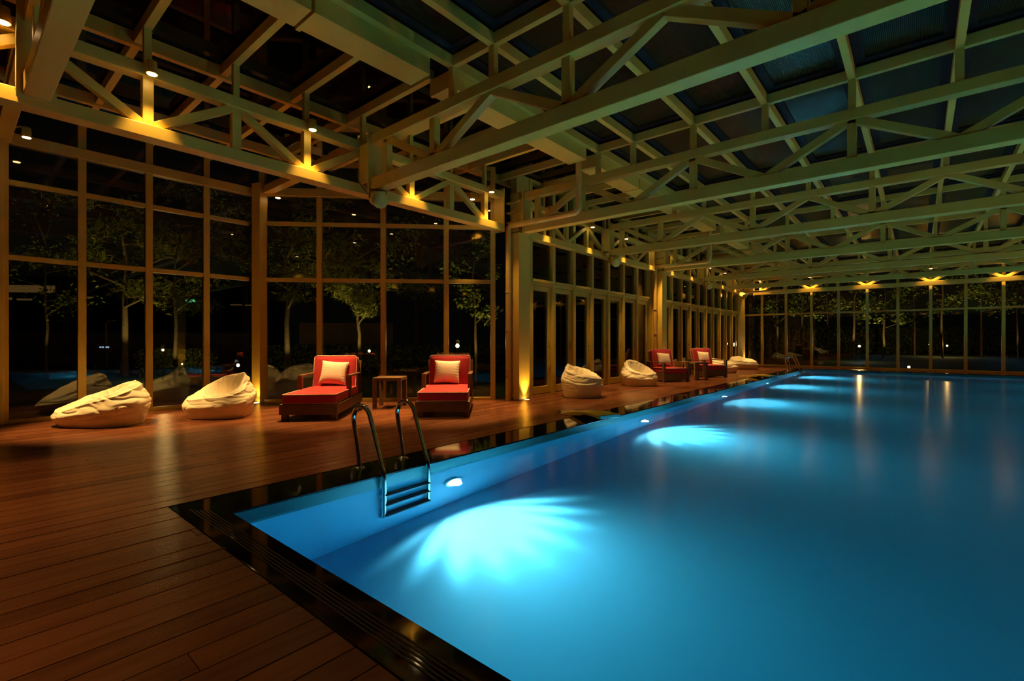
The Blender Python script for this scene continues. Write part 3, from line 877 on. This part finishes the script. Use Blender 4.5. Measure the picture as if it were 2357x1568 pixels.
# ------------------------------------------------------------------ armchairs by the doors
def make_armchair(label, loc, rz, W=0.88, L=0.88):
    r = thing('armchair', label, 'armchair', loc, rz, 'red armchairs by the doors')
    MB().box(-W / 2 + 0.06, 0.02, 0.03, W / 2 - 0.06, L - 0.04, 0.25).build('base_frame', M['teak'], r, bevel=0.006)
    m = MB(); rounded_pad(m, -W / 2 + 0.075, 0.0, 0.252, W / 2 - 0.075, L - 0.12, 0.40, 0.03, 0.02)
    sc = m.build('seat_cushion', M['red'], r)
    m = MB(); loop_tube(m, -W / 2 + 0.079, 0.004, W / 2 - 0.079, L - 0.124, 0.393, 0.007); m.build('piping', M['pipe_trim'], sc)
    bk = bpy.data.objects.new('backrest', None); COL.objects.link(bk); bk.parent = r
    bk.location = (0, L - 0.16, 0.27); bk.rotation_euler = (radians(90 - 14), 0, 0)
    m = MB(); rounded_pad(m, -W / 2 + 0.085, 0.03, 0.0, W / 2 - 0.085, 0.66, 0.15, 0.04, 0.03); m.build('back_cushion', M['red'], bk)
    m = MB(); loop_tube(m, -W / 2 + 0.088, 0.033, W / 2 - 0.088, 0.657, 0.14, 0.007, 0.05); loop_tube(m, -W / 2 + 0.088, 0.033, W / 2 - 0.088, 0.657, 0.01, 0.007, 0.05); m.build('piping', M['pipe_trim'], bk)
    MB().box(-W / 2 + 0.06, -0.02, -0.035, W / 2 - 0.06, 0.60, -0.004).build('back_frame', M['teak'], bk, bevel=0.004)
    for s in (-1, 1):
        xa = -W / 2 if s < 0 else W / 2 - 0.06
        m = MB(); m.box(xa, 0.0, 0, xa + 0.06, 0.10, 0.54); m.box(xa, L - 0.10, 0, xa + 0.06, L, 0.54); m.box(xa, 0.0, 0.54, xa + 0.06, L, 0.57)
        m.build('armrest', M['teak'], r, bevel=0.005)
    return r
a3 = (-5.34, 13.69, 0); a4 = (-5.03, 16.19, 0); A3 = radians(59); A4 = radians(56)
make_armchair('red armchair with wooden arms beside the fourth beanbag', a3, A3)
make_armchair('red armchair with wooden arms beside the fifth beanbag', a4, A4)
PA = Matrix.Translation((0.0, 0.60, 0.635)) @ Matrix.Rotation(radians(66), 4, 'X') @ Matrix.Scale(0.93, 4)
pillow(frame_mat(a3, A3) @ PA @ Matrix.Rotation(radians(-5), 4, 'Z'), 'cream pillow on the armchair beside the fourth beanbag')
pillow(frame_mat(a4, A4) @ PA @ Matrix.Rotation(radians(-5), 4, 'Z'), 'cream pillow on the armchair beside the fifth beanbag')
make_table('small wooden side table between the two red armchairs', (-5.22, 14.95, 0), radians(57), 0.46, 0.46, 0.54)
make_table('pale cream side table by the doors, behind the armchairs', (-6.0, 15.72, 0), radians(10), 0.42, 0.42, 0.50, 'pvc')

# ------------------------------------------------------------------ beanbags
def smooth(a, b_, x):
    t = max(0.0, min(1.0, (x - a) / (b_ - a))); return t * t * (3 - 2 * t)
def beanbag(label, loc, rz, L, W, Hh, ph=40, low=0.35, seat=0.42, seed=0, tip=0.0, folds=11, seat_off=(0.0, 0.0), sharp=1.3):
    """side wall bulging over the floor, rim rising towards one side, a sat-in hollow with gathered folds"""
    bm = bmesh.new(); bmesh.ops.create_icosphere(bm, subdivisions=7, radius=1.0)
    off = Vector((seed * 7.3, seed * 3.1, seed * 1.7))
    for v in bm.verts:
        x, y, z = v.co
        ang = atan2(y, x)
        t = (math.asin(max(-1, min(1, z))) / (pi / 2) + 1) / 2
        R = 1 + 0.05 * cos(2 * ang + seed) - 0.045 * cos(4 * ang) + tip * max(0, -cos(ang)) ** 8 * smooth(0.2, 0.5, t) * (1 - smooth(0.5, 0.8, t))
        R += 0.05 * noise.noise(Vector((cos(ang) * 1.3, sin(ang) * 1.3, seed * 5)))
        rise = ((1 + cos(ang - radians(ph))) / 2) ** sharp
        hr = low + (1 - low) * rise + 0.05 * noise.noise(Vector((cos(ang) * 1.6, sin(ang) * 1.6, seed * 9 + 3)))
        if t < 0.14:
            q = t / 0.14; rad = 0.84 * q; zz = 0.0
        elif t < 0.52:
            q = (t - 0.14) / 0.38
            rad = 0.84 + 0.16 * sin(min(1, q * 1.5) * pi / 2) - 0.10 * smooth(0.55, 1.0, q) - 0.10 * rise * smooth(0.5, 1.0, q)
            zz = hr * (0.92 * q ** 0.9)
        else:
            q = (t - 0.52) / 0.48
            r0 = 0.90 - 0.10 * rise
            rad = r0 * (1 - q) ** 1.05
            crest = 0.92 + 0.11 * smooth(0, 0.16, q)
            d_ = smooth(0.12, 0.62, q)
            zz = hr * crest * (1 - d_) + seat * d_
        P = Vector((rad * R * cos(ang) * L / 2, rad * R * sin(ang) * W / 2, zz * Hh))
        if t > 0.52:
            k = smooth(0.0, 0.5, (t - 0.52) / 0.48)
            P.x += seat_off[0] * k; P.y += seat_off[1] * k
        # cloth: gathered folds into the hollow, drag creases along the side
        nrm = Vector((cos(ang) * sin(t * pi), sin(ang) * sin(t * pi), max(0.0, -cos(t * pi)) if t > 0.5 else 0.0))
        nz1 = noise.noise(P * 2.6 + off)
        wtop = smooth(0.54, 0.64, t) * (1 - smooth(0.86, 0.99, t))
        f1 = 1 - abs(sin(ang * folds / 2 + 3.2 * nz1))
        f2 = 1 - min(1, abs(noise.noise(Vector((P.x * 5.5, P.y * 5.5, P.z * 4)) + off * 2)) * 3.5)
        amt = -wtop * (0.020 * f1 ** 3 + 0.016 * f2)
        wside = smooth(0.16, 0.30, t) * (1 - smooth(0.56, 0.70, t))
        c1 = abs(noise.noise(Vector((P.x * 2.4 + P.z * 2.5, P.y * 2.4, P.z * 7.5)) + off * 3))
        c2 = abs(noise.noise(Vector((P.x * 5, P.y * 5, P.z * 13)) - off))
        amt -= wside * (0.016 * (1 - min(1, c1 * 3.2)) ** 2 + 0.007 * (1 - min(1, c2 * 3)))
        amt += 0.018 * noise.noise(P * 3.1 + off) * smooth(0.14, 0.3, t)
        P += nrm * amt
        if t > 0.14: P.z = max(0.003, P.z)
        v.co = P
    bmesh.ops.smooth_vert(bm, verts=bm.verts, factor=0.4, use_axis_x=True, use_axis_y=True, use_axis_z=True)
    zmin = min(v.co.z for v in bm.verts)
    for v in bm.verts: v.co.z -= zmin
    me = bpy.data.meshes.new('beanbag'); bm.to_mesh(me); bm.free()
    me.polygons.foreach_set('use_smooth', [True] * len(me.polygons))
    me.materials.append(M['bean'])
    o = bpy.data.objects.new('beanbag', me); COL.objects.link(o)
    o.location = loc; o.rotation_euler = (0, 0, rz)
    return tag(o, label, 'beanbag', 'cream beanbags on the deck')
cz = radians(40.28)
beanbag('low cream beanbag with a pulled tip, in the bay next to the frame edge', (-8.95, 1.47, 0), cz, 1.24, 0.90, 0.60, ph=35, low=0.36, seat=0.40, seed=1, tip=0.16, folds=19, sharp=0.8)
beanbag('cream beanbag with a crumpled peak beside the slim bay post', (-8.47, 2.83, 0), cz, 1.10, 0.92, 0.66, ph=62, low=0.50, seat=0.42, seed=2, tip=0.03, folds=21, sharp=1.5)
beanbag('plump cream beanbag between the uplit column and the water spout', (-5.55, 8.86, 0), cz, 0.99, 0.96, 0.67, ph=150, low=0.64, seat=0.52, seed=3, folds=17, sharp=1.0)
beanbag('peaked cream beanbag in front of the first red armchair', (-5.72, 12.02, 0), cz, 1.05, 0.96, 0.66, ph=130, low=0.54, seat=0.44, seed=4, folds=19, sharp=1.4)
beanbag('cream beanbag past the second armchair, second out from the far corner', (-5.62, 18.9, 0), cz, 1.10, 0.95, 0.52, ph=150, low=0.70, seat=0.62, seed=5, folds=17)
beanbag('low cream beanbag in the far corner by the uplit column', (-5.62, 21.6, 0), cz, 1.22, 0.95, 0.52, ph=120, low=0.66, seat=0.66, seed=6, folds=17)

# ------------------------------------------------------------------ garden outside
def leaves(m, c, r, n, s, rng, squash=0.75, needle=False):
    if needle: squash = 0.42
    for _ in range(n):
        while True:
            p = Vector((rng.uniform(-1, 1), rng.uniform(-1, 1), rng.uniform(-1, 1)))
            if 0.15 < p.length < 1: break
        q = Vector(c) + Vector((p.x * r, p.y * r, p.z * r * squash))
        a = Vector((rng.uniform(-1, 1), rng.uniform(-1, 1), rng.uniform(-0.8, 0.8))).normalized()
        b_ = a.cross(Vector((rng.uniform(-1, 1), rng.uniform(-1, 1), rng.uniform(-1, 1)))).normalized()
        if needle:
            for k in range(3):
                d = (a + Vector((rng.uniform(-.7, .7), rng.uniform(-.7, .7), rng.uniform(-.3, .7)))).normalized()
                e = d.cross(b_).normalized() * s * 0.07
                m.add([q - e, q + e, q + d * s * 1.4], [(0, 1, 2)])
        else:
            m.add([q - a * s, q + b_ * s * 0.5, q + a * s, q - b_ * s * 0.5], [(0, 1, 2, 3)])

def tree(name, label, base, h, crown, clumps, n, s, rng, mat_leaf='leaf', trunk=0.09, lean=(0, 0), group='garden trees outside the glass', needle=False, branch=6, cl=0.55):
    r = thing(name, label, 'tree', base, 0, group)
    m = MB()
    top = Vector((lean[0], lean[1], h * 0.92))
    path = [Vector((0, 0, -0.12)).lerp(top, k / 6) + Vector((rng.uniform(-.05, .05), rng.uniform(-.05, .05), 0)) * k * 0.5 for k in range(7)]
    m.tube(path, [trunk * (1 - 0.75 * k / 6) for k in range(7)], 8)
    ends = []
    for k in range(branch):
        f = 0.40 + 0.55 * k / branch
        p0 = Vector((0, 0, 0)).lerp(top, f)
        a = k * 2.4 + rng.uniform(-.4, .4)
        e = p0 + Vector((cos(a), sin(a), rng.uniform(0.05, 0.6))) * crown * rng.uniform(0.7, 1.0)
        mid = p0.lerp(e, 0.5) + Vector((rng.uniform(-.15, .15), rng.uniform(-.15, .15), rng.uniform(0, .25)))
        m.tube([p0, mid, e], [trunk * 0.42, trunk * 0.28, trunk * 0.08], 6)
        ends += [mid, e]
    m.build('trunk', M['bark'], r)
    m = MB()
    for k in range(clumps):
        c = ends[k % len(ends)] + Vector((rng.uniform(-.35, .35), rng.uniform(-.35, .35), rng.uniform(-.2, .4))) * crown * 0.5 if ends else Vector((rng.uniform(-1, 1) * crown * 0.7, rng.uniform(-1, 1) * crown * 0.7, h * rng.uniform(0.35, 0.95)))
        leaves(m, c, crown * cl * rng.uniform(0.35, 1.0), int(n * rng.uniform(0.5, 1.1)), s, rng, needle=needle)
    fo = m.build('foliage', M[mat_leaf], r)
    return r

def glamp(px, py, d, label, watts, kind='lens_warm', tgt=None, color=WARM, r_=0.035, h=None, angle=130):
    p = px3(px, py, d)
    gz = -0.12
    r = thing('garden_lamp', label, 'garden lamp', (p.x, p.y, gz), 0, 'small garden lamps outside the glass')
    hh = p.z - gz
    MB().cyl((0, 0, 0), (0, 0, max(0.03, hh - r_)), 0.02, 8).build('stem', M['dark'], r)
    m = MB(); m.tube([(0, 0, hh - r_), (0, 0, hh - r_ * 0.5), (0, 0, hh), (0, 0, hh + r_ * 0.6), (0, 0, hh + r_)], [r_ * 0.5, r_ * 0.9, r_, r_ * 0.8, r_ * 0.3], 14)
    m.build('globe', M[kind], r)
    if watts > 0:
        if tgt is None:
            li = bpy.data.lights.new('garden_bulb', 'POINT'); li.energy = watts * 0.5; li.color = color; li.shadow_soft_size = 0.06
            o = bpy.data.objects.new('garden_bulb', li); COL.objects.link(o); o.parent = r; o.location = (0, 0, hh + r_ + 0.05)
        else:
            spot('garden_spot', (0, 0, hh + r_ + 0.05), Vector(tgt) - Vector((p.x, p.y, gz)), watts, angle, 0.6, 0.05, color, r)
    return r
rng = random.Random(11)
def gp(px, d):
    p = px3(px, 784, d); return (p.x, p.y, -0.12)
YEL = (1.0, 0.72, 0.20)
tree('pine_tree', 'spreading pine with lit trunk, seen behind the low beanbag', gp(287, 18), 7.0, 2.6, 30, 110, 0.16, rng, 'needle', 0.13, needle=True, branch=9, cl=0.42)
tree('young_tree', 'thin staked young tree, seen past the low beanbag', gp(106, 17), 6.0, 1.7, 16, 45, 0.07, rng, 'leaf', 0.055, branch=6)
tree('pine_tree', 'pine with low bright needle tufts behind the second beanbag', gp(405, 15), 6.0, 2.0, 22, 90, 0.15, rng, 'needle', 0.07, needle=True, branch=7, cl=0.42)
tree('pine_tree', 'dark pine with a pale lit trunk, seen between bay post and first lounger', gp(662, 17), 6.6, 2.5, 26, 100, 0.16, rng, 'needle', 0.11, needle=True, branch=9, cl=0.42)
tree('pine_tree', 'broad yellow-lit pine crown above the first lounger', gp(825, 17), 5.2, 1.9, 30, 130, 0.15, rng, 'needle', 0.08, needle=True, branch=9, cl=0.5)
tree('leafy_tree', 'slender leafy tree lit bright green above the second lounger', gp(1096, 14), 5.0, 0.8, 18, 45, 0.075, rng, 'leaf', 0.05, branch=7, cl=0.6)
tree('leafy_tree', 'dark leafy tree above the small wooden table', gp(960, 22), 7.5, 2.4, 16, 60, 0.10, rng, 'leaf', 0.09)
far = [(1722, 36, 4.5, 1.4, 'by the far corner column'), (1790, 38, 5.0, 1.5, 'behind the far ladder'), (1845, 44, 7.0, 2.6, 'behind the third far window'), (1905, 42, 7.5, 2.6, 'behind the fourth far window'), (1966, 34, 5.6, 1.5, 'with a bright orange trunk, seen over the far pool edge'), (2035, 36, 4.2, 1.8, 'with low bright yellow leaves beyond the far pool edge'), (2105, 42, 6.5, 2.2, 'thin trunks beside the orange glow'), (2168, 38, 7.5, 2.4, 'with many bright leaf specks above the orange glow'), (2260, 40, 7.0, 2.6, 'dark and dense, near the last far windows'), (2345, 36, 6.5, 2.4, 'at the frame edge past the far windows')]
for (px, d, h_, cr, lb) in far:
    tree('leafy_tree', 'leafy garden tree ' + lb, gp(px, d), h_ * 1.45, cr * 1.25, 18, 60, 0.13, rng, 'leaf', 0.09, cl=0.42)

glamp(375, 806, 16, 'glowing garden lamp behind the second beanbag', 60)
glamp(850, 808, 14, 'small garden lamp above the first lounger back', 25, tgt=px3(815, 690, 17))
glamp(1053, 796, 13, 'round glowing garden lamp above the second lounger', 30, r_=0.05)
glamp(548, 841, 13, 'white ground lamp beside the slim bay post', 8, 'lens_white', color=(0.9, 0.95, 1.0), r_=0.04)
glamp(1978, 797, 30, 'orange garden lamp beside the bright tree trunk', 90, r_=0.065)
glamp(2180, 796, 38, 'small orange garden lamp under the speckled tree', 160, r_=0.06)
glamp(2092, 845, 22.2, 'ground spike lamp just outside the far glass wall', 6, r_=0.05)
glamp(2140, 793, 40, 'orange garden lamp hidden among the far trunks', 120, r_=0.06)
def uplit(px, d, z, tpx, tpy, td, watts, lb, col=YEL):
    p = gp(px, d); r = thing('ground_spotlight', lb, 'garden lamp', p, 0, 'ground spotlights under the garden trees')
    MB().cyl((0, 0, 0), (0, 0, 0.16), 0.05, 12).build('housing', M['dark'], r)
    spot('tree_uplight', (0, 0, 0.2), px3(tpx, tpy, td) - Vector(p), watts * 0.7, 56, 0.6, 0.05, col, r)
uplit(322, 17.0, 0, 300, 690, 18, 420, 'ground spotlight under the spreading pine')
uplit(392, 14.2, 0, 390, 740, 15, 130, 'ground spotlight under the pine with needle tufts')
uplit(668, 16.2, 0, 655, 720, 17, 150, 'ground spotlight under the dark pine')
uplit(812, 15.6, 0, 812, 710, 17, 420, 'ground spotlight under the broad lit pine')
uplit(1092, 13.2, 0, 1095, 700, 14, 160, 'ground spotlight under the slender green tree')
uplit(112, 16.4, 0, 105, 660, 17, 90, 'ground spotlight under the staked young tree')
uplit(1790, 36.5, 0, 1793, 700, 38, 450, 'ground spotlight behind the far ladder')
uplit(1850, 42, 0, 1870, 690, 43, 700, 'ground spotlight behind the third far window')
uplit(1958, 33.0, 0, 1966, 720, 34, 600, 'ground spotlight at the bright orange trunk', (1, .6, .25))
uplit(2030, 34.5, 0, 2032, 760, 36, 600, 'ground spotlight under the low yellow leaves')
uplit(2170, 36, 0, 2172, 680, 38, 900, 'ground spotlight under the speckled tree')
uplit(2320, 36, 0, 2320, 700, 38, 450, 'ground spotlight at the frame edge past the far windows')

# low hedge rows, kerbs and walls
def hedge(label, pxa, pxb, d, h_, n, s, matn='leaf'):
    a = Vector(gp(pxa, d)); c = Vector(gp(pxb, d))
    r = thing('hedge', label, 'hedge', a, 0)
    m = MB(); rg = random.Random(int(pxa))
    for _ in range(n):
        t_ = rg.random(); q = (c - a) * t_ + Vector((rg.uniform(-.3, .3), rg.uniform(-.3, .3), h_ * rg.random() ** 0.7))
        u = Vector((rg.uniform(-1, 1), rg.uniform(-1, 1), rg.uniform(-1, 1))).normalized(); w = u.cross(Vector((rg.uniform(-1, 1), rg.uniform(-1, 1), rg.uniform(-1, 1)))).normalized()
        m.add([q - u * s, q + w * s * .5, q + u * s, q - w * s * .5], [(0, 1, 2, 3)])
    o = m.build('foliage', M[matn], r); o['kind'] = 'stuff'
    return r
hedge('low bare hedge behind the second beanbag, lit by the garden lamp', 330, 480, 18.5, 1.0, 2600, 0.05)
hedge('dark hedge outside the angled bay windows', 590, 1150, 21, 1.1, 3600, 0.09)
hedge('dark hedge in the far garden beyond the pool end', 1705, 2357, 48, 2.6, 6000, 0.22)
for (a_, c_, d, lb) in ((-60, 470, 19.0, 'pale kerb along the lawn outside the bay'), ):
    A = Vector(gp(a_, d)); C_ = Vector(gp(c_, d + 0.5))
    o = MB().bar(A + Vector((0, 0, .06)), C_ + Vector((0, 0, .06)), 0.25, 0.14).build('kerb', M['stone']); tag(o, lb, 'kerb', kind='structure')
A = Vector(gp(-80, 26)); C_ = Vector(gp(575, 30))
o = MB().bar(A + Vector((0, 0, .9)), C_ + Vector((0, 0, .9)), 0.3, 1.8).build('garden_wall', M['render']); tag(o, 'long low garden wall beyond the lawn outside the bay', 'wall', kind='structure')
A = Vector(gp(690, 24)); C_ = Vector(gp(905, 25))
o = MB().bar(A + Vector((0, 0, 1.1)), C_ + Vector((0, 0, 1.1)), 0.3, 2.2).build('garden_wall', M['render']); tag(o, 'tan wall panel outside, seen over the first lounger', 'wall', kind='structure')

# street lamp, notice board, green exit sign reflection and the building across the lawn
p = gp(244, 23)
r = thing('street_lamp', 'slim street lamp with curved arm outside behind the low beanbag', 'street lamp', p)
MB().tube([(0, 0, 0), (0, 0, 1.0), (0, 0, 2.1), (0.06, 0.05, 2.22), (0.30, 0.25, 2.28)], [0.05, 0.045, 0.04, 0.035, 0.03], 10).build('pole', M['pvc'], r)
MB().box(0.22, 0.19, 2.25, 0.40, 0.31, 2.30).build('lamp_head', M['pvc'], r)
p = px3(241, 802, 22)
r = thing('notice_board', 'lit notice board with bluish lettering outside behind the low beanbag', 'sign', (p.x, p.y, -0.12), PSI)
hh = p.z + 0.12
MB().box(-0.33, -0.02, hh - 0.17, 0.33, 0.02, hh + 0.17).build('panel', M['render'], r)
MB().box(-0.03, -0.015, 0, 0.03, 0.015, hh - 0.17).build('post', M['dark'], r)
m = MB()
for k, (a, w) in enumerate(((-.22, .07), (-.12, .05), (-.05, .03), (.06, .10), (.17, .05))):
    m.box(a, -0.026, hh + 0.02, a + w, -0.02, hh + 0.085)
m.build('lettering', M['sign_blue'], r)
p = px3(438, 693, 30)  # glowing panel set outside to stand for the reflection of an indoor exit sign
r = thing('exit_sign_reflection', 'small green running-figure exit sign reflection, built as a glowing panel outside', 'sign', p, PSI)
MB().box(-0.32, -0.02, -0.12, 0.32, 0.02, 0.12).build('panel', M['sign_green'], r)
m = MB()
m.bar((-0.24, -0.03, 0), (-0.10, -0.03, 0), .012, .03); m.bar((-0.26, -0.03, 0), (-0.20, -0.03, 0.05), .012, .03); m.bar((-0.26, -0.03, 0), (-0.20, -0.03, -0.05), .012, .03)
m.cyl((0.06, -0.035, 0.075), (0.06, -0.025, 0.075), 0.024, 10)
m.bar((0.06, -0.03, 0.05), (0.04, -0.03, -0.02), .012, .04); m.bar((0.04, -0.03, -0.02), (0.10, -0.03, -0.06), .012, .025); m.bar((0.04, -0.03, -0.02), (-0.02, -0.03, -0.09), .012, .025)
m.bar((0.06, -0.03, 0.045), (0.11, -0.03, 0.01), .012, .02); m.bar((0.06, -0.03, 0.045), (0.0, -0.03, 0.03), .012, .02)
m.box(0.17, -0.03, -0.09, 0.24, -0.02, 0.09)
m.build('pictogram', M['sign_white'], r)
A = Vector(gp(-120, 40)); C_ = Vector(gp(600, 44)); dr_ = (C_ - A).normalized()
r = thing('building', 'dark long building with warm lit window strips across the lawn', 'building', A, atan2(dr_.y, dr_.x))
Lb = (C_ - A).length
MB().box(0, 0, 0, Lb, 8, 3.3).build('ground_floor', M['dark'], r)
MB().box(0, -0.3, 3.3, Lb, 8, 6.8).build('upper_floor', M['dark'], r)
for (a, c, z0, z1) in ((0.10, 0.20, 4.75, 4.95), (0.215, 0.26, 4.72, 4.86), (0.385, 0.415, 4.65, 4.95), (0.43, 0.45, 5.0, 5.1), (0.75, 0.80, 4.8, 4.95), (0.90, 0.94, 4.5, 4.58), (0.95, 0.99, 4.48, 4.56), (0.17, 0.33, 5.4, 6.0)):
    MB().box(Lb * a, -0.36, z0, Lb * c, -0.3, z1).build('window', M['win_lit'], r)
